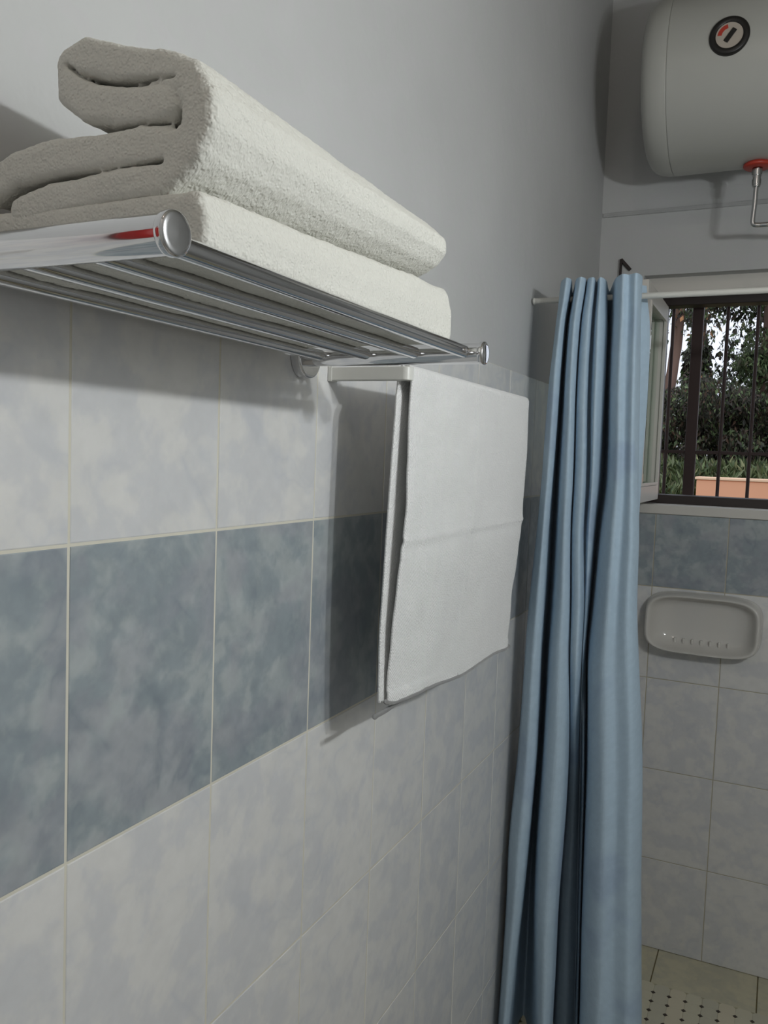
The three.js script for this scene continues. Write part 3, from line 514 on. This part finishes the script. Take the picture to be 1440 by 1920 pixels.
function leafGeo(L, W) {
  const g = new THREE.BufferGeometry();
  g.setAttribute('position', new THREE.Float32BufferAttribute([0, 0, 0, W, L * 0.45, -W * 0.35, 0, L, 0, 0, 0, 0, 0, L, 0, -W, L * 0.45, -W * 0.35], 3)); g.computeVertexNormals(); return g;
}
function foliage(parent, n, spots, palette, L, W, name = 'foliage') {
  const im = new THREE.InstancedMesh(leafGeo(L, W), M.leaf, n), m = new THREE.Matrix4(), q = new THREE.Quaternion(), e = new THREE.Euler(), c = new THREE.Color();
  for (let i = 0; i < n; i++) {
    const s = spots[Math.floor(rnd() * spots.length)]; let u, v, w; do { u = rr(-1, 1); v = rr(-1, 1); w = rr(-1, 1); } while (u * u + v * v + w * w > 1);
    const k = Math.pow(u * u + v * v + w * w, -0.18);
    e.set(rr(-0.9, 0.9) + Math.PI * (s[6] ?? 0.75), rr(0, 6.28), rr(-0.9, 0.9)); q.setFromEuler(e); const sc = rr(0.6, 1.3);
    m.compose(V(s[0] + u * k * s[3], s[1] + v * k * s[4], s[2] + w * k * s[5]), q, V(sc, sc, sc)); im.setMatrixAt(i, m);
    c.set(palette[Math.floor(rnd() * palette.length)]).multiplyScalar(rr(0.75, 1.3)); im.setColorAt(i, c);
  }
  im.name = numbered(name); im.userData.kind = 'stuff'; im.castShadow = im.receiveShadow = true; parent.add(im); return im;
}
function trunk(parent, pts, r0, r1, mat) {
  const c = new THREE.CatmullRomCurve3(pts.map((p) => V(...p))), g = new THREE.TubeGeometry(c, 30, 1, 12), p = g.attributes.position;
  for (let i = 0; i < p.count; i++) { const t = Math.floor(i / 13) / 30, o = c.getPointAt(Math.min(1, t)), r = lerp(r0, r1, t) * (1 + 0.12 * perlin.noise(i * 0.7, t * 9, 1)); p.setXYZ(i, o.x + (p.getX(i) - o.x) * r, o.y + (p.getY(i) - o.y) * r, o.z + (p.getZ(i) - o.z) * r); }
  g.computeVertexNormals(); return mesh('trunk', g, mat, parent);
}
const GREEN = ['#4a5a34', '#586840', '#3c4a2c', '#6a7a4e', '#4e4e32'], DARK = ['#2e2b1e', '#372f24', '#28281b', '#3f3228', '#373b28'], PALE = ['#707a52', '#7c8660', '#5f6c44', '#8b8c62'];
const clumps = (n, x0, x1, y0, y1, r0, r1, keep = () => true) => { const list = []; while (list.length < n) { const x = rr(x0, x1), y = rr(y0, y1); if (keep(x, y)) { const q = rr(r0, r1); list.push([x, y, rr(-0.3, 0.3), q, q * rr(0.7, 1.2), 0.3]); } } return list; };
{
  const a = thing('tree', 'pale-trunked tree with sparse leaves, leftmost in the window view', 'tree', [-0.68, 1.3, -9.2]);
  trunk(a, [[-0.02, -0.1, 0], [0.0, 0.8, 0], [0.06, 1.5, 0], [0.12, 3.2, 0.1]], 0.07, 0.05, M.barkPale);
  foliage(a, 4200, clumps(22, -0.7, 0.55, 0.7, 2.9, 0.1, 0.26), [...GREEN, ...DARK, '#8d6a4a', '#a5764e'], 0.075, 0.016);
  const b = thing('tree', 'dense green tree with drooping leaves behind the right-hand bars', 'tree', [0.15, 1.3, -9.6]);
  trunk(b, [[0.1, -0.1, 0], [0.08, 0.8, 0], [0.15, 1.6, 0], [0.1, 2.8, 0]], 0.1, 0.06, M.bark);
  foliage(b, 28000, clumps(50, -0.5, 1.2, 0.6, 2.9, 0.16, 0.34, (x, y) => !(x > -0.62 && x < -0.06 && y > 0.85 && y < 1.95)), GREEN, 0.08, 0.015);
  const c = thing('tree', 'slim dark tree between the pale trunk and the dense green tree', 'tree', [-0.5, 1.3, -10.4]);
  trunk(c, [[0, -0.1, 0], [-0.03, 0.9, 0], [0.02, 1.9, 0], [0, 3.2, 0]], 0.07, 0.05, M.bark);
  foliage(c, 5200, [...clumps(12, -0.6, 0.5, 2.4, 3.3, 0.15, 0.3), ...clumps(6, -0.5, 0.3, 0.7, 1.2, 0.15, 0.28), ...clumps(3, -0.1, 0.1, 1.4, 2.2, 0.07, 0.14)], [...GREEN, ...DARK], 0.08, 0.016);
  const d = thing('shrub', 'dark brownish shrubbery along the foot of the trees', 'shrub', [-0.3, 1.3, -8.4]);
  foliage(d, 22000, clumps(40, -0.9, 1.5, 0.32, 0.95, 0.12, 0.28), [...DARK, ...DARK, ...GREEN, '#4a3828', '#5a4432'], 0.065, 0.013);
  const e = thing('hedge', 'tall dark hedge closing the garden at the back', 'hedge', [-0.4, 1.4, -14]);
  foliage(e, 26000, [[-2.1, 0.8, 0, 0.75, 1.5, 0.3], [-1.3, 0.4, 0, 0.6, 0.9, 0.3], [-0.5, 0.5, 0, 0.9, 0.8, 0.3], [0.5, 1.2, 0, 0.75, 1.5, 0.3], [1.3, 1.2, 0, 0.8, 2.3, 0.3], [-0.2, 2.9, 0, 1.5, 0.5, 0.3], [-0.45, 1.4, 0, 0.22, 0.9, 0.3]], [...DARK, ...GREEN], 0.12, 0.026);
  const f = new THREE.Group(); f.name = 'grass'; f.position.set(0, 0, 0); scene.add(f); f.userData.kind = 'stuff'; f.userData.label = 'rough pale green grass and weeds on the bank behind the terracotta wall';
  f.userData.category = 'grass';
  foliage(f, 9000, [[-0.4, 1.32, -7.4, 0.9, 0.16, 0.6, 0.1], [0.5, 1.32, -7.4, 0.9, 0.16, 0.6, 0.1], [-0.5, 1.16, -6.4, 0.5, 0.12, 0.5, 0.1]], [...PALE, ...GREEN], 0.09, 0.011, 'blade');
}

renderer.render(scene, camera);
